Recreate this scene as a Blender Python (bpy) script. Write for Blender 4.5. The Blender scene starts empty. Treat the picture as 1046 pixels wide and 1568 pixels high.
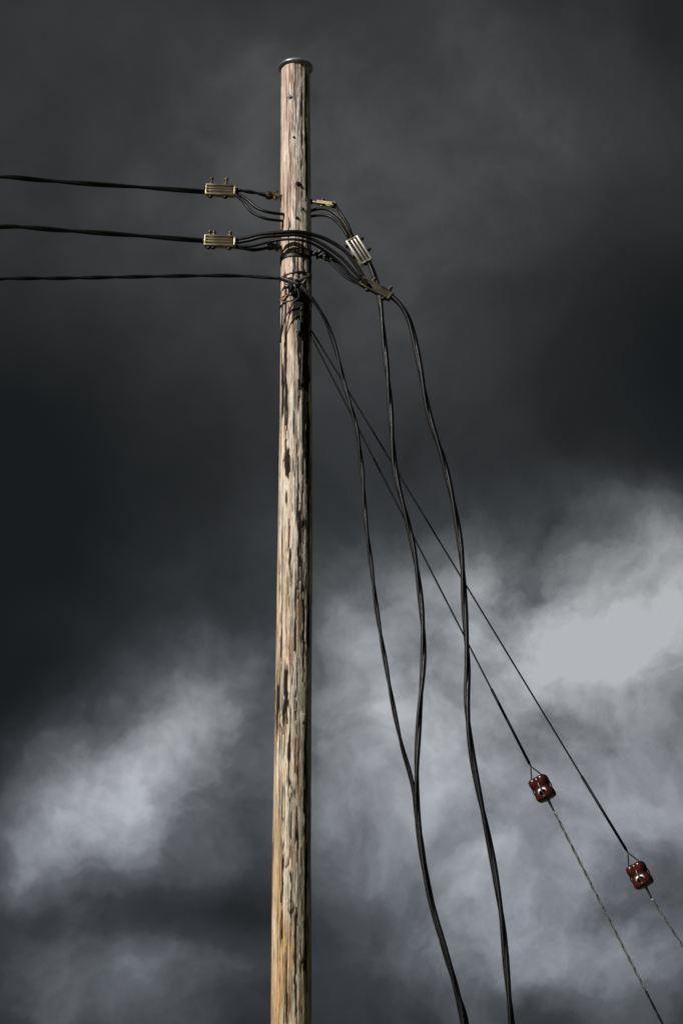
import bpy, math, random
from mathutils import Vector, noise, Matrix
random.seed(3)
S=bpy.context.scene
# ------------------------------------------------------------------ survey
# The photographer stands at the origin, eye 1.6 m above the ground; the pole stands
# 15 m away.  surv(h, v, Y): sight-line readings -> world point at distance Y (metres).
TH=math.radians(22); F=3500.0; CAM=Vector((0,0,1.6))
fw=Vector((0,math.cos(TH),math.sin(TH))); up=Vector((0,-math.sin(TH),math.cos(TH)))
def dirp(x,y): return (fw+Vector((1,0,0))*((x-523)/F)+up*((784-y)/F))
def surv(x,y,Y=15.0):
    d=dirp(x,y); return CAM+d*(Y/d.y)

# ------------------------------------------------------------------ nodes
def nt_new(m):
    m.use_nodes=True; nt=m.node_tree; nt.nodes.clear(); return nt
class N:
    def __init__(s,nt): s.nt=nt
    def node(s,t,**k):
        n=s.nt.nodes.new(t)
        for a,b in k.items(): setattr(n,a,b)
        return n
    def put(s,sock,v):
        if isinstance(v,bpy.types.NodeSocket): s.nt.links.new(v,sock)
        else: sock.default_value=v
    def math(s,op,a,b=0.0,c=None,clamp=False):
        n=s.node('ShaderNodeMath',operation=op,use_clamp=clamp)
        s.put(n.inputs[0],a); s.put(n.inputs[1],b)
        if c is not None: s.put(n.inputs[2],c)
        return n.outputs[0]
    def vm(s,op,a,b=(0,0,0),scale=None):
        n=s.node('ShaderNodeVectorMath',operation=op)
        s.put(n.inputs[0],a)
        if op=='SCALE': s.put(n.inputs['Scale'],scale)
        elif op not in('LENGTH','NORMALIZE'): s.put(n.inputs[1],b)
        return n.outputs['Value'] if op in('LENGTH','DOT_PRODUCT') else n.outputs[0]
    def noise(s,v,scale,detail=4,rough=.55,col=False,dist=0.0):
        n=s.node('ShaderNodeTexNoise'); s.put(n.inputs['Vector'],v)
        n.inputs['Scale'].default_value=scale; n.inputs['Detail'].default_value=detail
        n.inputs['Roughness'].default_value=rough; n.inputs['Distortion'].default_value=dist
        return n.outputs['Color' if col else 'Fac']
    def ramp(s,f,stops,interp='LINEAR'):
        n=s.node('ShaderNodeValToRGB'); n.color_ramp.interpolation=interp
        e=n.color_ramp.elements
        while len(e)<len(stops): e.new(0.5)
        for el,(p,c) in zip(e,stops):
            el.position=p; el.color=(c,c,c,1) if isinstance(c,(int,float)) else (*c,1)
        s.put(n.inputs[0],f); return n.outputs[0]
    def mix(s,f,a,b,mode='MIX'):
        n=s.node('ShaderNodeMix',data_type='RGBA',blend_type=mode)
        s.put(n.inputs[0],f)
        for i,v in ((6,a),(7,b)):
            s.put(n.inputs[i],v if isinstance(v,bpy.types.NodeSocket) else (*v,1))
        return n.outputs[2]
    def mr(s,v,a,b,c=0.0,d=1.0,t='SMOOTHSTEP'):
        n=s.node('ShaderNodeMapRange',interpolation_type=t); s.put(n.inputs[0],v)
        for i,q in enumerate((a,b,c,d)): n.inputs[i+1].default_value=q
        return n.outputs[0]
def simple_mat(name,col,rough=.5,metal=0.0,col2=None,scale=40,bump=0.0,spec=.5):
    m=bpy.data.materials.new(name); nt=nt_new(m); n=N(nt)
    out=n.node('ShaderNodeOutputMaterial'); b=n.node('ShaderNodeBsdfPrincipled')
    nt.links.new(b.outputs[0],out.inputs[0])
    tc=n.node('ShaderNodeTexCoord').outputs['Object']
    nz=n.noise(tc,scale,5,.6)
    c=n.mix(n.mr(nz,.35,.65),col,col2 or tuple(x*.6 for x in col))
    n.put(b.inputs['Base Color'],c)
    n.put(b.inputs['Roughness'],n.mr(n.noise(tc,scale*2,3),.3,.7,rough*.8,min(1,rough*1.25)))
    b.inputs['Metallic'].default_value=metal; b.inputs['Specular IOR Level'].default_value=spec
    if bump:
        bp=n.node('ShaderNodeBump'); bp.inputs['Strength'].default_value=bump; bp.inputs['Distance'].default_value=.003
        n.put(bp.inputs['Height'],n.noise(tc,scale*3,4)); nt.links.new(bp.outputs[0],b.inputs['Normal'])
    return m
M_rub=simple_mat('black_cable_jacket',(.006,.006,.0055),.40,0,(.0035,.0035,.0035),30,.15,.22)
M_bare=simple_mat('weathered_aluminium_strand',(.10,.10,.095),.5,.6,(.04,.04,.038),60)
M_galv=simple_mat('galvanised_steel_strand',(.20,.195,.18),.5,.6,(.09,.085,.075),80)
M_dark=simple_mat('dark_steel_strand',(.012,.011,.010),.5,.3,(.008,.007,.006),60)
M_guy=simple_mat('rusted_guy_strand',(.006,.0055,.005),.55,0,(.003,.003,.003),60,0,.15)
M_brass=simple_mat('tarnished_brass',(.45,.375,.235),.34,.75,(.20,.16,.10),14,.1)
M_brassd=simple_mat('brown_oxidised_brass',(.07,.056,.033),.5,.6,(.03,.024,.014),20,.1)
M_alu=simple_mat('cast_aluminium',(.72,.69,.60),.34,.7,(.42,.39,.31),14,.1)
M_iron=simple_mat('dark_iron',(.030,.029,.028),.5,.6,(.015,.014,.013),50,.3)
M_cap=simple_mat('pole_cap_metal',(.30,.33,.36),.34,.6,(.16,.18,.20),20,.1)
M_porc=simple_mat('brown_glazed_porcelain',(.062,.011,.006),.30,0,(.022,.006,.004),14,0,.4)
M_tape=simple_mat('orange_marker_tape',(.42,.17,.05),.6,0,(.2,.08,.03),60)
M_plast=simple_mat('blue_grey_plastic',(.05,.065,.085),.4,0,(.03,.04,.055),30)

# ------------------------------------------------------------------ mesh builder
class MB:
    def __init__(s): s.v=[];s.f=[];s.mi=[];s.sm=[];s.mats=[]
    def m(s,mat):
        if mat not in s.mats: s.mats.append(mat)
        return s.mats.index(mat)
    def face(s,idx,mi,sm): s.f.append(idx); s.mi.append(mi); s.sm.append(sm)
    def tube(s,pts,r,mat,n=8,cap=True):
        mi=s.m(mat); pts=[Vector(p) for p in pts]; base=len(s.v)
        t=(pts[1]-pts[0]).normalized(); ref=Vector((0,0,1)) if abs(t.z)<.9 else Vector((1,0,0))
        u=t.cross(ref).normalized()
        for i,p in enumerate(pts):
            a=pts[max(i-1,0)]; b=pts[min(i+1,len(pts)-1)]
            d=b-a
            t=d.normalized() if d.length>1e-9 else t
            u=(u-t*u.dot(t)).normalized(); w=t.cross(u)
            rr=r[i] if isinstance(r,(list,tuple)) else r
            for k in range(n):
                an=2*math.pi*k/n; s.v.append(p+u*(math.cos(an)*rr)+w*(math.sin(an)*rr))
        for i in range(len(pts)-1):
            for k in range(n):
                k2=(k+1)%n
                s.face((base+i*n+k,base+i*n+k2,base+(i+1)*n+k2,base+(i+1)*n+k),mi,True)
        if cap:
            s.face(tuple(base+k for k in range(n))[::-1],mi,False)
            s.face(tuple(base+(len(pts)-1)*n+k for k in range(n)),mi,False)
    def cyl(s,p0,p1,r0,mat,r1=None,n=14,sm=True):
        p0=Vector(p0);p1=Vector(p1);r1=r0 if r1 is None else r1
        b=len(s.f); s.tube([p0,p1],[r0,r1],mat,n)
        if not sm:
            for i in range(b,len(s.f)): s.sm[i]=False
    def box(s,c,ax,ay,az,h,mat):
        mi=s.m(mat); b=len(s.v); c=Vector(c)
        for sx in(-1,1):
            for sy in(-1,1):
                for sz in(-1,1): s.v.append(c+ax*(h[0]*sx)+ay*(h[1]*sy)+az*(h[2]*sz))
        for q in((0,1,3,2),(4,6,7,5),(0,4,5,1),(2,3,7,6),(0,2,6,4),(1,5,7,3)): s.face(tuple(b+i for i in q),mi,False)
    def obj(s,name,parent=None,bevel=0.0):
        me=bpy.data.meshes.new(name); me.from_pydata([tuple(v) for v in s.v],[],s.f)
        for m in s.mats: me.materials.append(m)
        me.polygons.foreach_set('material_index',s.mi); me.polygons.foreach_set('use_smooth',s.sm); me.update()
        o=bpy.data.objects.new(name,me); S.collection.objects.link(o)
        if parent: o.parent=parent
        if bevel:
            md=o.modifiers.new('bevel','BEVEL'); md.width=bevel; md.segments=2; md.limit_method='ANGLE'; md.angle_limit=math.radians(40)
        return o
def empty(name):
    o=bpy.data.objects.new(name,None); S.collection.objects.link(o); return o
def smooth(pts,step=.02):
    pts=[Vector(p) for p in pts]; P=[pts[0]*2-pts[1]]+pts+[pts[-1]*2-pts[-2]]; out=[]
    for i in range(1,len(P)-2):
        a,b,c,d=P[i-1:i+3]; n=max(2,int((c-b).length/step))
        l1=(c-b).length; m1=(c-a)*(l1/((c-b).length+(b-a).length)); m2=(d-b)*(l1/((d-c).length+(c-b).length))
        for k in range(n):
            t=k/n; out.append(b*(2*t**3-3*t*t+1)+m1*(t**3-2*t*t+t)+c*(-2*t**3+3*t*t)+m2*(t**3-t*t))
    out.append(pts[-1]); return out
def twisted(mb,pts,ns,r,off,pitch,mat,step=.03,nv=8,wob=0.0,ph0=0.0):
    c=smooth(pts,step); L=[0]
    for i in range(1,len(c)): L.append(L[-1]+(c[i]-c[i-1]).length)
    if wob:
        for i,p in enumerate(c):
            e=min(1,L[i]/.3,(L[-1]-L[i])/.3)
            c[i]=p+Vector((noise.noise(Vector((L[i]*1.3,ns,7))),noise.noise(Vector((L[i]*1.3,3,ns))),0))*wob*e
    u=None; fr=[]
    for i in range(len(c)):
        t=(c[min(i+1,len(c)-1)]-c[max(i-1,0)]).normalized()
        if u is None: u=t.cross(Vector((0,1,0.2))).normalized()
        u=(u-t*u.dot(t)).normalized(); fr.append((u,t.cross(u)))
    for k in range(ns):
        q=[]
        for i in range(len(c)):
            ph=2*math.pi*(L[i]/pitch+k/ns)+ph0+2.2*noise.noise(Vector((L[i]*.6,pts[0][2],1.0)))
            q.append(c[i]+fr[i][0]*(math.cos(ph)*off)+fr[i][1]*(math.sin(ph)*off))
        mb.tube(q,r,mat,nv)
    return c

# ------------------------------------------------------------------ wood pole
edges=[(105,431,475),(300,430,476),(450,430,477),(600,429,478),(800,426,479),(1000,423,478),(1100,421,477),(1300,417,476),(1568,415,477)]
prof=[]
for y,a,b in edges:
    p=surv((a+b)/2,y); prof.append((p.z,p.x,(b-a)/2*(p-CAM).dot(fw)/F))
prof=sorted(prof); z0,x0,r0=prof[0]
prof=[(-0.3,x0-.012,r0+.012)]+prof
ZTOP=prof[-1][0]
def pole_at(z):
    for i in range(len(prof)-1):
        a,b=prof[i],prof[i+1]
        if z<=b[0] or i==len(prof)-2:
            t=(z-a[0])/(b[0]-a[0]); return a[1]+(b[1]-a[1])*t,a[2]+(b[2]-a[2])*t
def zy(y): return surv(450,y).z
# dark streaks on the front: (s across -1..1, top reading, bottom reading, half width, strength)
streaks=[(.45,462,528,.42,1.35),(.25,458,500,.52,1.1),(.42,520,610,.18,1.4),(.62,560,660,.11,1.4),(.30,500,560,.11,1.0),(.70,480,600,.15,1.2),(.15,470,560,.08,.9),
 (-.62,520,640,.10,.85),(-.85,560,650,.08,.9),(.72,640,730,.12,1.2),(.62,680,715,.13,1.3),(.5,590,700,.07,1.3),(.35,800,850,.13,.9),(.25,840,905,.06,.7),
 (-.5,700,730,.14,.7),(-.4,1040,1110,.12,.75),(-.85,1050,1130,.12,.9),(-.15,1090,1200,.05,.6),(.1,880,1000,.045,.6),(.55,930,1030,.05,.7),
 (-.45,1280,1420,.05,.6),(.3,1180,1330,.05,.7),(-.7,930,1000,.06,.7),(.72,120,300,.07,.65),(.45,150,280,.05,.6),(-.45,330,400,.05,.6),(.55,390,465,.5,.35),
 (.15,610,800,.035,.75),(-.1,650,760,.03,.5),(.8,740,1000,.06,.6),(.75,1100,1500,.06,.6),(.25,1400,1568,.05,.6),(-.2,1440,1568,.04,.5),(-.7,420,560,.06,.6),
 (.45,700,1000,.025,.9),(.2,1000,1300,.025,.85),(-.3,800,1050,.02,.7),(.5,1300,1568,.025,.9),(0,1230,1400,.02,.8),(-.55,600,800,.02,.7)]
streaks=[(s,zy(b),zy(t),w,k) for s,t,b,w,k in streaks]
knots=[(.42,808,.016),(.3,905,.012),(-.05,1220,.016),(.6,1105,.015),(.65,1000,.012),(.0,1395,.018),(.55,700,.012),(-.4,715,.010),(-.55,1110,.014),
       (.5,1470,.012),(-.3,1325,.010),(.55,215,.006)]
knots=[(s,zy(y),a) for s,y,a in knots]
def build_shaft(name,parent,ox=0.0,nr=1500,na=112,zlo=-.3):
    verts=[];char=[]
    for i in range(nr+1):
        t=i/nr; z=zlo+(ZTOP-zlo)*t; cx,r=pole_at(z)
        for k in range(na):
            a=2*math.pi*k/na; ca,sa=math.cos(a),math.sin(a)
            s=ca; front=sa<0
            n1=noise.noise(Vector((ca*1.6,sa*1.6,z*.9)))
            n2=noise.noise(Vector((ca*5,sa*5,z*.45+9)))
            n3=noise.noise(Vector((ca*14,sa*14,z*1.0+20)))
            n4=noise.noise(Vector((ca*9,sa*9,z*7+3)))
            d=.0035*n1+.0010*n2+.0010*n4
            ridge=abs(n2+.35*n3); g=max(0,1-ridge/.045)
            gate=noise.noise(Vector((ca*2.2,sa*2.2,z*.8+50)))
            g*=max(0,min(1,(gate+.12)*5)); d-=.005*g
            chip=max(0,n4*1.0+n3*.5-.42)*2.2; d-=.003*min(chip,1)
            c=.75*g*.9+.15*min(1,chip)
            if front:
                wob=.05*noise.noise(Vector((z*3,7,0)))
                for ss,zb,zt,w,kk in streaks:
                    if zb-.1<z<zt+.1:
                        e=min(1,max(0,(z-zb+.06)/.12),max(0,(zt+.06-z)/.12))
                        q=abs(s-ss+wob+.03*noise.noise(Vector((z*9,ss*7,3))))/(w*(.6+.5*e))
                        if q<1.3:
                            nn=noise.noise(Vector((ca*11,sa*11,z*3+ss*5)))+.7*noise.noise(Vector((ca*25,sa*25,z*10)))
                            m=(1.3-q)*1.2*e*kk+nn*1.5-.2
                            m=max(0,min(1,m*1.6)); c=max(c,m)
                for ss,zk,aa in knots:
                    dz=(z-zk)/.045; ds=(s-ss)*r/.020
                    q=dz*dz+ds*ds
                    if q<9:
                        d+=aa*.75*math.exp(-q*1.3); c=max(c,.55*math.exp(-((q-.9)/.5)**2)*max(0,min(1,.4+n4*3)))
            d-=.003*min(1,c)
            rr=r+d; verts.append((ox+cx+ca*rr,15+sa*rr,z)); char.append(max(0,min(1,c)))
    faces=[]
    for i in range(nr):
        for k in range(na):
            k2=(k+1)%na; faces.append((i*na+k,i*na+k2,(i+1)*na+k2,(i+1)*na+k))
    faces.append(tuple(nr*na+k for k in range(na)))
    me=bpy.data.meshes.new(name); me.from_pydata(verts,[],faces); me.materials.append(M_wood)
    me.polygons.foreach_set('use_smooth',[True]*(len(faces)-1)+[False])
    at=me.attributes.new('decay','FLOAT','POINT'); at.data.foreach_set('value',char)
    me.update(); o=bpy.data.objects.new(name,me); S.collection.objects.link(o); o.parent=parent; return o
# wood material
M_wood=bpy.data.materials.new('weathered_pole_wood'); nt=nt_new(M_wood); n=N(nt)
out=n.node('ShaderNodeOutputMaterial'); bs=n.node('ShaderNodeBsdfPrincipled'); nt.links.new(bs.outputs[0],out.inputs[0])
tc=n.node('ShaderNodeTexCoord').outputs['Object']
sx=n.node('ShaderNodeSeparateXYZ'); nt.links.new(tc,sx.inputs[0]); Z=sx.outputs[2]
def stretch(z,o=0): return n.vm('ADD',n.vm('MULTIPLY',tc,(1,1,z)),(o,o,o))
grain=n.noise(stretch(.03),80,5,.65); fine=n.noise(stretch(.04,3),260,3,.6)
patch=n.noise(stretch(.08,8),16,4,.6,dist=.4); blot=n.noise(stretch(.25,5),34,5,.65)
hgt=n.mr(Z,3.0,10.5,0,1,'LINEAR')
cool=n.ramp(hgt,[(0,(.52,.42,.25)),(.3,(.63,.55,.41)),(.6,(.72,.64,.53)),(1,(.80,.70,.61))])
warm=n.ramp(hgt,[(0,(.48,.255,.075)),(.3,(.54,.38,.21)),(.7,(.60,.47,.34)),(1,(.64,.47,.37))])
grey=n.ramp(hgt,[(0,(.25,.23,.175)),(.5,(.35,.335,.295)),(1,(.46,.43,.39))])
# wood tone shifts across the pole: more orange towards -x, greyer towards +x
side=n.mr(sx.outputs[0],-.42,-.24,.10,-.09,'LINEAR')
col=n.mix(n.mr(n.math('ADD',patch,side),.47,.61),cool,warm)
col=n.mix(n.math('MULTIPLY',n.mr(n.math('SUBTRACT',blot,n.math('MULTIPLY',side,.6)),.48,.64),.70),col,grey)
col=n.mix(1.0,col,n.ramp(grain,[(.32,.20),(.44,.86),(.62,1.2)]),'MULTIPLY')
col=n.mix(1.0,col,n.ramp(fine,[(.30,.50),(.52,1.06)]),'MULTIPLY')
ck=n.noise(stretch(.018,13),30,3,.6); ckm=n.math('MULTIPLY',n.mr(n.math('ABSOLUTE',n.math('SUBTRACT',ck,.5)),.0,.024,1,0),n.mr(n.noise(stretch(.2,2),9,2),.40,.50))
col=n.mix(n.math('MULTIPLY',ckm,.95),col,(.03,.02,.013))
rs=n.math('MULTIPLY',n.mr(n.noise(stretch(.07,31),40,4,.6),.57,.65),.75)
col=n.mix(rs,col,(.22,.085,.04))
at=n.node('ShaderNodeAttribute'); at.attribute_name='decay'; dec=at.outputs['Fac']
col=n.mix(n.mr(dec,.08,.45,0,.85),col,(.15,.078,.042)); col=n.mix(n.mr(dec,.3,.75),col,(.010,.008,.007))
n.put(bs.inputs['Base Color'],col); bs.inputs['Roughness'].default_value=.8; bs.inputs['Specular IOR Level'].default_value=.25
hh=n.math('ADD',n.math('MULTIPLY',grain,.7),n.math('MULTIPLY',fine,.3)); hh=n.math('SUBTRACT',hh,n.math('MULTIPLY',ckm,.6))
hh=n.math('ADD',hh,n.math('MULTIPLY',blot,.8))
bp=n.node('ShaderNodeBump'); bp.inputs['Strength'].default_value=1.0; bp.inputs['Distance'].default_value=.010
n.put(bp.inputs['Height'],hh); nt.links.new(bp.outputs[0],bs.inputs['Normal'])

pole=empty('utility_pole')
build_shaft('shaft',pole)
cx,rt=pole_at(ZTOP); mb=MB()
pr=[(0.001,.028),(rt*.6,.026),(rt+.012,.018),(rt+.020,.006),(rt+.022,-.006),(rt+.018,-.012),(rt+.010,-.008),(rt+.003,-.022),(rt+.001,-.024)]
mb.tube([(cx,15,ZTOP+.004+z) for r,z in pr],[r for r,z in pr],M_cap,40,False)
mb.obj('cap',pole)
mb=MB()
def ring(z,h,mat,dr=.006,th=.004,tilt=0):
    cx,r=pole_at(z)
    prof2=[(r+.001,-h),(r+dr,-h),(r+dr+th,-h*.6),(r+dr+th,h*.6),(r+dr,h),(r+.001,h)]
    base=len(mb.v); mi=mb.m(mat); na=48
    for rr,zz in prof2:
        for k in range(na):
            a=2*math.pi*k/na; mb.v.append(Vector((cx+rr*math.cos(a),15+rr*math.sin(a),z+zz+tilt*math.cos(a)*r)))
    for i in range(len(prof2)-1):
        for k in range(na):
            k2=(k+1)%na; mb.face((base+i*na+k,base+i*na+k2,base+(i+1)*na+k2,base+(i+1)*na+k),mi,True)
ring(zy(401),.016,M_iron,.003,.002); ring(zy(392),.004,M_dark,.003,.002,tilt=.2)
ring(zy(428),.008,M_iron,.003,.003,tilt=.15); ring(zy(463),.008,M_iron,.003,.002,tilt=-.12); ring(zy(470),.006,M_dark,.004,.002,tilt=.1)
mb.obj('steel_bands',pole)
mb=MB(); z=zy(464); cx,r=pole_at(z); base=len(mb.v); mi=mb.m(M_tape)
for k in range(8):
    a=math.radians(200+k*6)
    for dz in(-.008,.009): mb.v.append(Vector((cx+(r+.010)*math.cos(a),15+(r+.010)*math.sin(a),z+dz+.006*math.sin(k*1.3))))
for k in range(7): mb.face((base+2*k,base+2*k+2,base+2*k+3,base+2*k+1),mi,True)
mb.obj('marker_tape',pole)
mb=MB()
def front(s,y,extra=0.0):
    z=zy(y); cx,r=pole_at(z); rr=r+extra
    return Vector((cx+s*rr,15-math.sqrt(max(0,1-s*s))*rr,z))
for s,y,r in((-.35,160,.012),(.2,293,.011),(-.1,222,.006),(.5,330,.006),(.1,345,.007)):
    a=front(s,y,-.01); b=front(s,y,.012); mb.cyl(a,b,r,M_iron,n=6,sm=False)
    mb.cyl(front(s,y,-.01),front(s,y,.003),r*1.7,M_dark)
mb.obj('bolts',pole)
AX,AY,AZ=Vector((1,0,0)),Vector((0,1,0)),Vector((0,0,1))

def clevis(name,p_pole,p_end,mat,s=1.0):
    mb=MB(); p0=Vector(p_pole);p1=Vector(p_end); d=(p1-p0).normalized(); u=AZ-d*AZ.dot(d); u.normalize(); w=d.cross(u)
    L=(p1-p0).length
    mb.cyl(p0-d*.05,p0+d*.012,.024*s,M_iron,.02*s,6,False)
    mb.cyl(p0,p0+d*L*.35,.013*s,mat)
    for sg in(-1,1):
        mb.box(p0+d*L*.62+w*(sg*.018*s),d,u,w,(L*.36,.013*s,.004*s),mat)
        mb.cyl(p0+d*L*.9+w*(sg*.024*s),p0+d*L*.9+w*(sg*.014*s),.019*s,mat)
    mb.cyl(p0+d*L*.9-w*.034*s,p0+d*L*.9+w*.034*s,.011*s,M_iron)
    mb.cyl(p0+d*L*.45-u*.03*s,p0+d*L*.45+u*.034*s,.009*s,mat); mb.cyl(p0+d*L*.45+u*.022*s,p0+d*L*.45+u*.034*s,.015*s,M_iron,n=6,sm=False)
    q=p0+d*L*.9
    mb.tube([q-w*.014*s,q-w*.007*s,q,q+w*.007*s,q+w*.014*s],[.026*s,.019*s,.017*s,.019*s,.026*s],M_dark,14)
    return mb.obj(name,pole,.0015)
clevis('clevis_1',surv(434,301,14.97),surv(410,299,14.95),M_brass,1.15)
clevis('clevis_2',surv(434,379,14.97),surv(412,377,14.93),M_brassd,1.1)
clevis('clevis_3',surv(476,309,14.98),surv(515,314,14.95),M_brass,1.0)
clevis('clevis_4',surv(477,388,14.98),surv(502,394,14.93),M_iron,1.1)

def connector(name,a,b,mat,hw,bolts=(.15,.62),bl=.05,parent=None,flip=1):
    a=Vector(a);b=Vector(b); mb=MB(); d=(b-a).normalized(); L=(b-a).length; u=(AZ-d*AZ.dot(d))
    u.normalize(); u*=flip; w=d.cross(u); c=(a+b)/2
    core=M_brassd if mat is not M_alu else M_iron
    mb.box(c,d,u,w,(L*.46,hw*.92,.018),core)
    for o_,rr in((.86,.22),(.30,.13),(-.20,.14),(-.86,.22)):
        sh=.5*L*(.47 if abs(o_)>.8 else .42)
        for sg in(-1,1): mb.cyl(c-d*sh*2+u*o_*hw+w*sg*.016,c+d*sh*2+u*o_*hw+w*sg*.016,hw*rr,mat,n=10)
    for e,q in((a,1),(b,-1)):
        mb.box(e+d*q*L*.04,d,u,w,(L*.025,hw*.97,.024),mat)
        for sg in(-1,1): mb.cyl(e-d*.012,e+d*.004,hw*.5,core,n=12)
    for t in bolts:
        q=a+d*L*t
        mb.cyl(q-u*(hw+.012),q+u*(hw+bl),.009,M_brassd,n=8)
        mb.cyl(q+u*(hw*1.02),q+u*(hw*1.02+.016),.019,M_brassd,n=6,sm=False)
        mb.cyl(q+u*(hw+bl-.018),q+u*(hw+bl-.003),.015,M_brassd,n=6,sm=False)
        mb.cyl(q-u*(hw*1.02+.016),q-u*(hw*1.02),.018,M_iron,n=6,sm=False)
    return mb.obj(name,parent,.0015)

def pts(l): return [surv(*q) for q in l]
def to_far(p,zf):
    a=p[0]; f=Vector((-32.0,15,zf)); out=[]
    for i in range(8,0,-1):
        t=i/8; q=a.lerp(f,t); q.z-=1.1*4*t*(1-t)*.45; out.append(q)
    return out
pA=pts([(0,271,14.6),(65,276,14.7),(130,281,14.75),(220,287,14.85),(318,294,14.95)])
lineA=empty('overhead_power_cable')
mb=MB(); twisted(mb,to_far(pA,10.7)+pA,2,.0125,.0075,1.1,M_rub,.05)
twisted(mb,pts([(362,291,14.95),(385,294,14.95),(400,297,14.95),(414,301,14.95)]),2,.009,.008,.2,M_rub)
mb.obj('twisted_conductors',lineA)
mb=MB()
A2=[(360,294,14.95),(378,305,14.93),(393,318,14.9),(412,325,14.88),(434,328,14.93),(446,330,15.15),(466,330,15.18),(479,322,15.03),(500,320,14.95),(518,332,14.9),(532,352,14.9),(541,368,14.9)]
A3=[(360,297,14.93),(374,310,14.92),(386,325,14.9),(408,335,14.88),(432,338,14.93),(446,339,15.15),(466,338,15.18),(479,331,15.03),(503,331,14.93),(520,344,14.9),(534,364,14.88)]
mb.tube(smooth(pts(A2)),.012,M_rub); mb.tube(smooth(pts(A3)),.011,M_rub)
mb.tube(smooth(pts([(514,315,14.95),(521,326,14.9),(532,343,14.88),(541,365,14.88)])),.011,M_rub)
mb.tube(smooth(pts([(505,318,14.95),(520,332,14.88),(531,348,14.86),(543,372,14.86)])),.006,M_brassd)
mb.obj('jumper_tails',lineA)
connector('tap_connector_body',surv(315,291,14.94),surv(362,293,14.94),M_brass,.044,(.18,.66),.066,lineA)
lineB=empty('overhead_power_cable')
pB=pts([(0,347,14.6),(100,353,14.7),(200,360,14.8),(316,369,14.9)])
mb=MB(); twisted(mb,to_far(pB,10.3)+pB,2,.0125,.0075,1.0,M_rub,.05,ph0=1); mb.obj('twisted_conductors',lineB)
mb=MB()
for l,r in(([(360,368,14.9),(380,364,14.88),(400,359,14.86),(430,356,14.83),(455,355,14.82),(478,359,14.84),(503,368,14.85),(530,386,14.85),(548,410,14.85),(562,432,14.85),(575,442,14.85)],.015),
 ([(360,372,14.9),(382,368,14.87),(402,363,14.84),(430,361,14.82),(455,360,14.81),(478,366,14.83),(500,378,14.83),(524,396,14.83),(545,419,14.83),(566,438,14.83)],.013),
 ([(360,377,14.9),(385,377,14.88),(410,371,14.86),(431,367,14.83),(455,367,14.80),(478,373,14.82),(500,386,14.85),(522,404,14.87),(540,424,14.87),(556,433,14.87)],.011),
 ([(360,379,14.9),(385,382,14.9),(414,379,14.92)],.010),
 ([(360,375,14.9),(385,384,14.9),(414,380,14.93)],.007),
 ([(500,392,14.93),(512,400,14.9),(530,420,14.88),(554,436,14.86)],.010),
 ([(500,396,14.92),(514,410,14.9),(532,427,14.88),(560,440,14.86)],.007)):
    mb.tube(smooth(pts(l)),r,M_rub)
mb.obj('jumper_tails',lineB)
connector('tap_connector_body',surv(313,369,14.89),surv(362,371,14.89),M_brass,.044,(.16,.3,.8),.045,lineB)
lineC=empty('overhead_neutral_wire')
pC=pts([(0,427,14.6),(100,426,14.7),(200,424,14.8),(340,422,14.9),(400,424,14.9),(438,427,14.86)])
mb=MB(); twisted(mb,to_far(pC,9.9)+pC,2,.0092,.0058,.6,M_rub,.05); mb.obj('twisted_conductors',lineC)
mb=MB()
c=surv(449,434,14.84)
mb.box(c+Vector((0,.02,0)),AX,AY,AZ,(.035,.015,.055),M_iron)
mb.cyl(surv(432,426,14.86),surv(458,436,14.82),.020,M_iron); mb.cyl(surv(438,440,14.84),surv(470,424,14.83),.015,M_bare)
mb.cyl(surv(452,447,14.83),surv(452,424,14.83),.016,M_bare)
mb.cyl(c+Vector((.02,.04,.02)),c+Vector((.02,-.05,.02)),.014,M_alu,n=6,sm=False)
mb.cyl(c+Vector((-.02,.04,-.03)),c+Vector((-.02,-.045,-.03)),.016,M_iron,n=6,sm=False)
mb.tube(smooth(pts([(441,430,14.83),(446,440,14.8),(441,452,14.82),(434,462,14.84),(432,490,14.87),(430,525,14.9)])),.006,M_rub)
mb.tube(smooth(pts([(462,436,14.83),(470,426,14.83),(474,420,14.86),(470,419,14.86)])),.008,M_bare)
mb.tube(smooth(pts([(455,440,14.83),(458,455,14.82),(450,462,14.83),(446,470,14.84),(436,490,14.86),(430,520,14.9)])),.005,M_rub)
mb.obj('neutral_dead_end_clamp',pole,.0015)
mb=MB(); q=front(.15,512,.012); mb.box(q,AX,AY,AZ,(.015,.018,.045),M_plast); mb.cyl(q+AZ*.04,q+AZ*.065,.008,M_iron); mb.cyl(q-AZ*.04-AY*.01,q-AZ*.08-AY*.01,.006,M_rub)
mb.obj('ground_wire_clip',pole,.003)
mb=MB(); mb.tube(smooth([front(.45,470,.006),front(.3,490,.012),front(.42,530,.004),front(.36,600,.002)]),.006,M_dark); mb.obj('staple_wire',pole)

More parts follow.
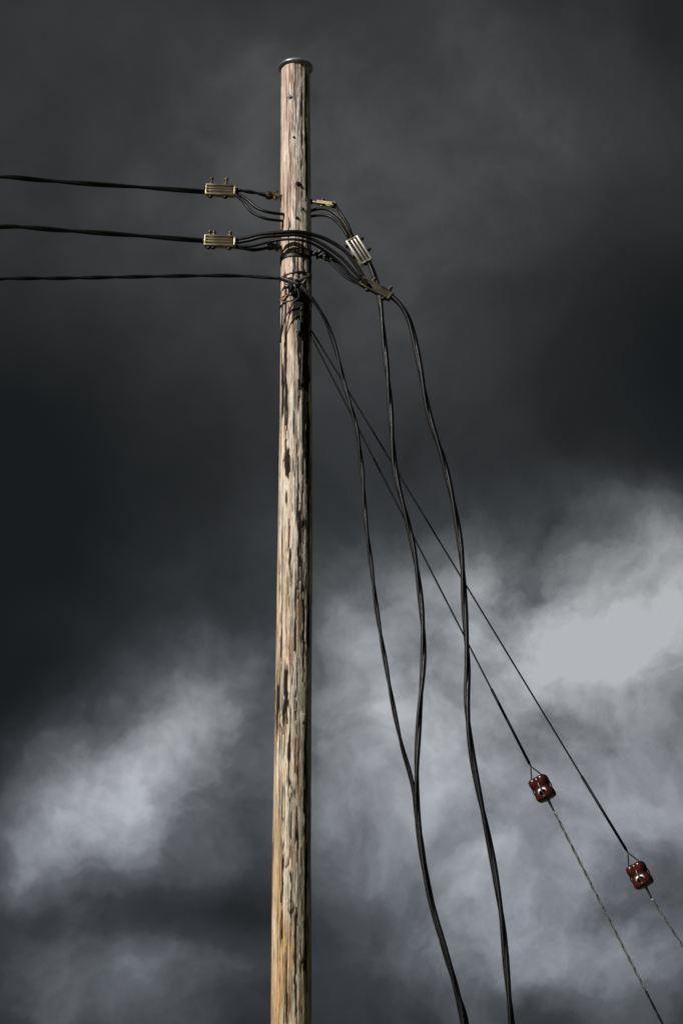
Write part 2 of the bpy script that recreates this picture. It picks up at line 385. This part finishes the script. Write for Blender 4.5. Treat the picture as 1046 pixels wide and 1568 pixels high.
def ground_run(p,dx,dy):
    a=p[-1]; return p+[a+Vector((dx*.3,dy*.3,-1.0)),a+Vector((dx*.6,dy*.6,-2.2)),Vector((a.x+dx*.85,a.y+dy*.8,.9)),Vector((a.x+dx,a.y+dy,-.1))]
d1=[(565,401,14.88),(574,424,14.86),(582,460,14.85),(590,540,14.82),(598,640,14.8),(607,730,14.78),(624,800,14.76),(639,870,14.74),(647,940,14.72),(648,1010,14.7),(642,1100,14.68),(637,1200,14.66),(639,1262,14.65),(650,1335,14.64),(668,1405,14.62),(690,1480,14.6),(708,1568,14.6)]
d2=[(596,451,14.85),(614,468,14.83),(628,495,14.82),(641,550,14.8),(657,640,14.78),(680,710,14.76),(696,780,14.74),(706,850,14.72),(713,940,14.7),(716,1010,14.68),(715,1080,14.66),(722,1150,14.64),(740,1250,14.62),(759,1350,14.6),(772,1430,14.58),(783,1568,14.56)]
d3=[(458,436,14.83),(472,450,14.82),(488,472,14.83),(502,498,14.84),(516,540,14.84),(530,600,14.82),(545,655,14.8),(555,725,14.8),(560,800,14.78),(572,890,14.76),(585,980,14.74),(600,1070,14.72),(615,1140,14.71),(630,1195,14.71),(637,1250,14.71),(646,1300,14.70),(658,1365,14.69),(677,1440,14.66),(697,1510,14.64),(714,1568,14.62)]
sd1=empty('service_drop_cable'); mb=MB()
twisted(mb,ground_run(pts(d1),.25,.0),2,.0145,.0065,1.1,M_rub,.03,wob=.012); mb.obj('twisted_conductors',sd1)
connector('tap_connector_body',surv(538,366,14.88),surv(562,403,14.88),M_alu,.050,(.15,.6),.035,sd1)
sd2=empty('service_drop_cable'); mb=MB()
twisted(mb,ground_run(pts(d2),.2,.1),2,.0160,.0070,1.2,M_rub,.03,wob=.012,ph0=2); mb.obj('twisted_conductors',sd2)
connector('tap_connector_body',surv(553,430,14.86),surv(600,455,14.84),M_brassd,.034,(.3,.82),.038,sd2)
sd3=empty('service_drop_cable'); mb=MB()
twisted(mb,ground_run(pts(d3),.3,-.1),2,.0110,.0052,.8,M_rub,.03,wob=.010,ph0=1); mb.obj('twisted_conductors',sd3)

def insulator(name,p0,p1,parent):
    p0=Vector(p0);p1=Vector(p1); d=(p1-p0).normalized(); c=(p0+p1)/2; L=.165
    prof=[(0.001,-.5),(.040,-.5),(.056,-.475),(.064,-.42),(.066,-.30),(.064,-.16),(.056,-.08),(.053,0),(.056,.08),(.064,.16),(.066,.30),(.064,.42),(.056,.475),(.040,.5),(.001,.5)]
    me=bpy.data.meshes.new(name); v=[];f=[];na=32
    for r,z in prof:
        for k in range(na):
            a=2*math.pi*k/na
            sq=1/max(abs(math.cos(a)),abs(math.sin(a))); q=min(sq,1.16)
            gx=max(0,1-abs(math.sin(a))/.30) if z>0.02 else 0; gy=max(0,1-abs(math.cos(a))/.30) if z<-.02 else 0
            rr=r*q*(1-.26*max(gx,gy)); v.append((rr*math.cos(a),rr*math.sin(a),z*L))
    for i in range(len(prof)-1):
        for k in range(na):
            k2=(k+1)%na; f.append((i*na+k,i*na+k2,(i+1)*na+k2,(i+1)*na+k))
    f.append(tuple(range(na))[::-1]); f.append(tuple((len(prof)-1)*na+k for k in range(na)))
    me.from_pydata(v,[],f); me.polygons.foreach_set('use_smooth',[True]*len(f)); me.materials.append(M_porc); me.update()
    o=bpy.data.objects.new(name,me); S.collection.objects.link(o)
    cuts=[]
    for off,ax in((L*.22,'Y'),(-L*.22,'X')):
        cb=MB(); e=Vector((0,1,0)) if ax=='Y' else Vector((1,0,0))
        cb.cyl(-e*.2+Vector((0,0,off)),e*.2+Vector((0,0,off)),.019,M_porc,n=16)
        co=cb.obj('cut'); cuts.append(co)
        md=o.modifiers.new('b','BOOLEAN'); md.object=co; md.solver='EXACT'; md.operation='DIFFERENCE'
    dg=bpy.context.evaluated_depsgraph_get(); nm=bpy.data.meshes.new_from_object(o.evaluated_get(dg)); o.modifiers.clear(); o.data=nm; nm.name=name
    for co in cuts: bpy.data.objects.remove(co)
    rot=d.to_track_quat('Z','X').to_matrix()
    M=(rot@Matrix.Rotation(math.radians(20),3,'Z')).to_4x4(); M.translation=c; o.matrix_world=M; o.parent=parent
    R=M.to_3x3(); return c,d,R@Vector((1,0,0)),R@Vector((0,1,0)),L
def guy(top,i0,i1,bottom):
    e=empty('guy_wire'); mb=MB()
    c,dv,X,Y,L=insulator('strain_insulator',surv(*i0),surv(*i1),e)
    top=[surv(*q) for q in top]; bottom=[surv(*q) for q in bottom]
    ap=c-dv*(.17); bo=c+dv*(.17)
    line=top+[ap]
    mb.tube(smooth(line,.2),.0058,M_guy,6)
    dd=(ap-line[-2]).normalized()
    mb.cyl(ap-dd*.6,ap-dd*.02,.0095,M_guy)
    for sg in(-1,1):
        mb.tube(smooth([ap,ap.lerp(c,.45)+X*sg*.035,c+dv*L*-.05+X*sg*.066,c+dv*L*.20+X*sg*.056,c+dv*L*.22]),.005,M_dark,6)
        mb.tube(smooth([bo,bo.lerp(c,.45)+Y*sg*.035,c+dv*L*.05+Y*sg*.066,c-dv*L*.20+Y*sg*.056,c-dv*L*.22]),.005,M_galv,6)
    d2=(bottom[-1]-bo).normalized(); g=bottom[-1]+d2*((bottom[-1].z)/-d2.z)
    m1=bo.lerp(g,.22)
    twisted(mb,[bo,bo.lerp(m1,.5),m1],2,.0052,.0044,.18,M_galv,.02,5)
    twisted(mb,[m1,m1.lerp(g,.5),g],2,.0052,.0038,.18,M_guy,.03,5)
    mb.cyl(g-d2*.35,g+d2*.3,.012,M_galv)
    mb.obj('wire_strand',e)
guy([(474,505,14.96),(479,519,14.93),(483,527,14.93)],(822,1192,14.9),(838,1223,14.9),[(1014,1568,14.88)])
guy([(472,500,15.04),(479,509,15.0)],(971,1325,15),(987,1356,15),[(1046,1450,15.0)])

far_pole=empty('utility_pole')
build_shaft('shaft',far_pole,ox=-31.7,nr=260,na=40)
mb=MB(); cx,_=pole_at(ZTOP); mb.tube([(cx-31.7,15,ZTOP+.004+z) for r,z in pr],[r for r,z in pr],M_cap,40,False); mb.obj('cap',far_pole)

M_g=bpy.data.materials.new('dry_grass_ground'); nt=nt_new(M_g); n=N(nt)
o_=n.node('ShaderNodeOutputMaterial'); b_=n.node('ShaderNodeBsdfPrincipled'); nt.links.new(b_.outputs[0],o_.inputs[0])
tc=n.node('ShaderNodeTexCoord').outputs['Object']
g=n.mix(n.mr(n.noise(tc,.6,6),.4,.6),(.05,.075,.025),(.11,.095,.05)); g=n.mix(1.0,g,n.ramp(n.noise(tc,25,5,.7),[(.3,.5),(.7,1.2)]),'MULTIPLY')
n.put(b_.inputs['Base Color'],g); b_.inputs['Roughness'].default_value=.95
bpn=n.node('ShaderNodeBump'); bpn.inputs['Distance'].default_value=.05; n.put(bpn.inputs['Height'],n.noise(tc,12,6,.7)); nt.links.new(bpn.outputs[0],b_.inputs['Normal'])
me=bpy.data.meshes.new('ground'); R=3000; gv=[];gf=[]; ng=60
def gc(i):
    t=(i/ng)*2-1; return math.copysign(abs(t)**3,t)*R
for i in range(ng+1):
    for j in range(ng+1):
        x,y=gc(i),gc(j); d=math.hypot(x,y-8); gv.append((x,y+8,0 if d<20 else min(1,(d-20)/80)*noise.noise(Vector((x*.01,y*.01,0)))*1.2))
for i in range(ng):
    for j in range(ng): gf.append((i*(ng+1)+j,(i+1)*(ng+1)+j,(i+1)*(ng+1)+j+1,i*(ng+1)+j+1))
me.from_pydata(gv,[],gf); me.materials.append(M_g); me.update(); go=bpy.data.objects.new('ground',me); S.collection.objects.link(go)

# ------------------------------------------------------------------ sun + sky
sun_dir=Vector((-.61,-.55,.57)).normalized()
el=math.asin(sun_dir.z); az=math.atan2(sun_dir.x,sun_dir.y)
sd=bpy.data.lights.new('sun','SUN'); sd.energy=5.0; sd.angle=math.radians(.5); sd.color=(1,.965,.91)
so=bpy.data.objects.new('sun',sd); S.collection.objects.link(so); so.rotation_mode='QUATERNION'; so.rotation_quaternion=sun_dir.to_track_quat('Z','Y'); so.location=sun_dir*50
W=bpy.data.worlds.new('World'); S.world=W; nt=nt_new(W); n=N(nt)
wo=n.node('ShaderNodeOutputWorld'); bg=n.node('ShaderNodeBackground'); bg.inputs[1].default_value=.1; nt.links.new(bg.outputs[0],wo.inputs[0])
sky=n.node('ShaderNodeTexSky',sky_type='NISHITA'); sky.sun_disc=False; sky.sun_elevation=el; sky.sun_rotation=az%(2*math.pi)
D=n.node('ShaderNodeTexCoord').outputs['Generated']
sz=n.node('ShaderNodeSeparateXYZ'); nt.links.new(D,sz.inputs[0]); EZ=sz.outputs[2]   # sine of elevation
w1=n.vm('SCALE',n.vm('SUBTRACT',n.noise(D,9,2,.5,True),(.5,.5,.5)),scale=.06)
w2=n.vm('SCALE',n.vm('SUBTRACT',n.noise(D,30,6,.58,True),(.5,.5,.5)),scale=n.mr(EZ,.36,.46,.028,.014))
p=n.vm('ADD',n.vm('ADD',D,w1),w2)
clouds=[ # bearing readings, half sizes, weight
 (1000,930,260,130,.40),(860,930,200,125,.30),(1040,840,150,90,.16),(900,1100,460,260,.30),(600,1090,250,260,.27),(720,1000,220,180,.13),
 (175,1185,180,125,.46),(290,1090,160,115,.24),(80,1255,160,110,.20),(180,1190,320,230,.20),
 (750,1300,700,420,.31),(130,1490,200,140,.34),(330,1540,200,90,.18),(740,1480,210,110,.28),(1030,1530,160,90,.34),(900,1400,220,110,.18),(950,1240,260,160,.16),
 (310,1390,170,70,-.20),(0,1110,110,140,-.16),(540,1500,130,130,-.12),(900,1560,110,40,-.22),(400,1250,80,150,-.08),(60,1370,110,50,-.12),
 (180,180,760,400,.22),(820,150,520,280,.14),(560,560,420,420,.17),(960,450,260,220,-.07),(80,720,260,200,-.04)]
tot=None
for x,y,rx,ry,amp in clouds:
    c=dirp(x,y).normalized()
    v=n.vm('MULTIPLY',n.vm('SUBTRACT',p,tuple(c)),(F/rx,F/ry*.9,F/ry*.9))
    k=n.mr(n.vm('LENGTH',v),0.0,1.5,amp,0)
    tot=k if tot is None else n.math('ADD',tot,k)
det=n.noise(p,20,6,.55); big=n.noise(D,5.0,3,.5)
tot=n.math('MULTIPLY',tot,n.math('ADD',1.0,n.math('MULTIPLY',n.math('SUBTRACT',det,.5),n.mr(EZ,.36,.46,1.9,1.2))))
gen=n.mr(n.noise(D,3.2,5,.55),.52,.80,0,.5)   # broken cloud everywhere else in the sky
dot=n.vm('DOT_PRODUCT',D,tuple(fw)); gen=n.math('MULTIPLY',gen,n.mr(dot,.93,.97,1,0))
tot=n.math('ADD',n.math('ADD',tot,gen),n.math('MULTIPLY',n.math('SUBTRACT',big,.5),.10),clamp=True)
cc=n.ramp(tot,[(0,(.0090,.0102,.0107)),(.10,(.0180,.0194,.0200)),(.28,(.042,.045,.048)),(.5,(.108,.113,.119)),(.75,(.27,.277,.286)),(1,(.46,.467,.475))])
tint=n.mix(n.mr(EZ,.20,.50),(.96,1.0,1.06),(1.02,1.0,.975))
cc=n.vm('SCALE',n.mix(1.0,cc,tint,'MULTIPLY'),scale=10.0)
nt.links.new(n.mix(.992,sky.outputs[0],cc),bg.inputs[0])

# ------------------------------------------------------------------ camera
cd=bpy.data.cameras.new('camera'); cam=bpy.data.objects.new('camera',cd); S.collection.objects.link(cam)
cd.sensor_fit='VERTICAL'; cd.sensor_height=24; cd.lens=F/1568*24; cd.clip_end=8000; cd.clip_start=.1
cam.location=CAM; cam.rotation_euler=(math.radians(90)+TH,0,0); S.camera=cam
S.view_settings.view_transform='Standard'; S.view_settings.look='None'; S.view_settings.exposure=0
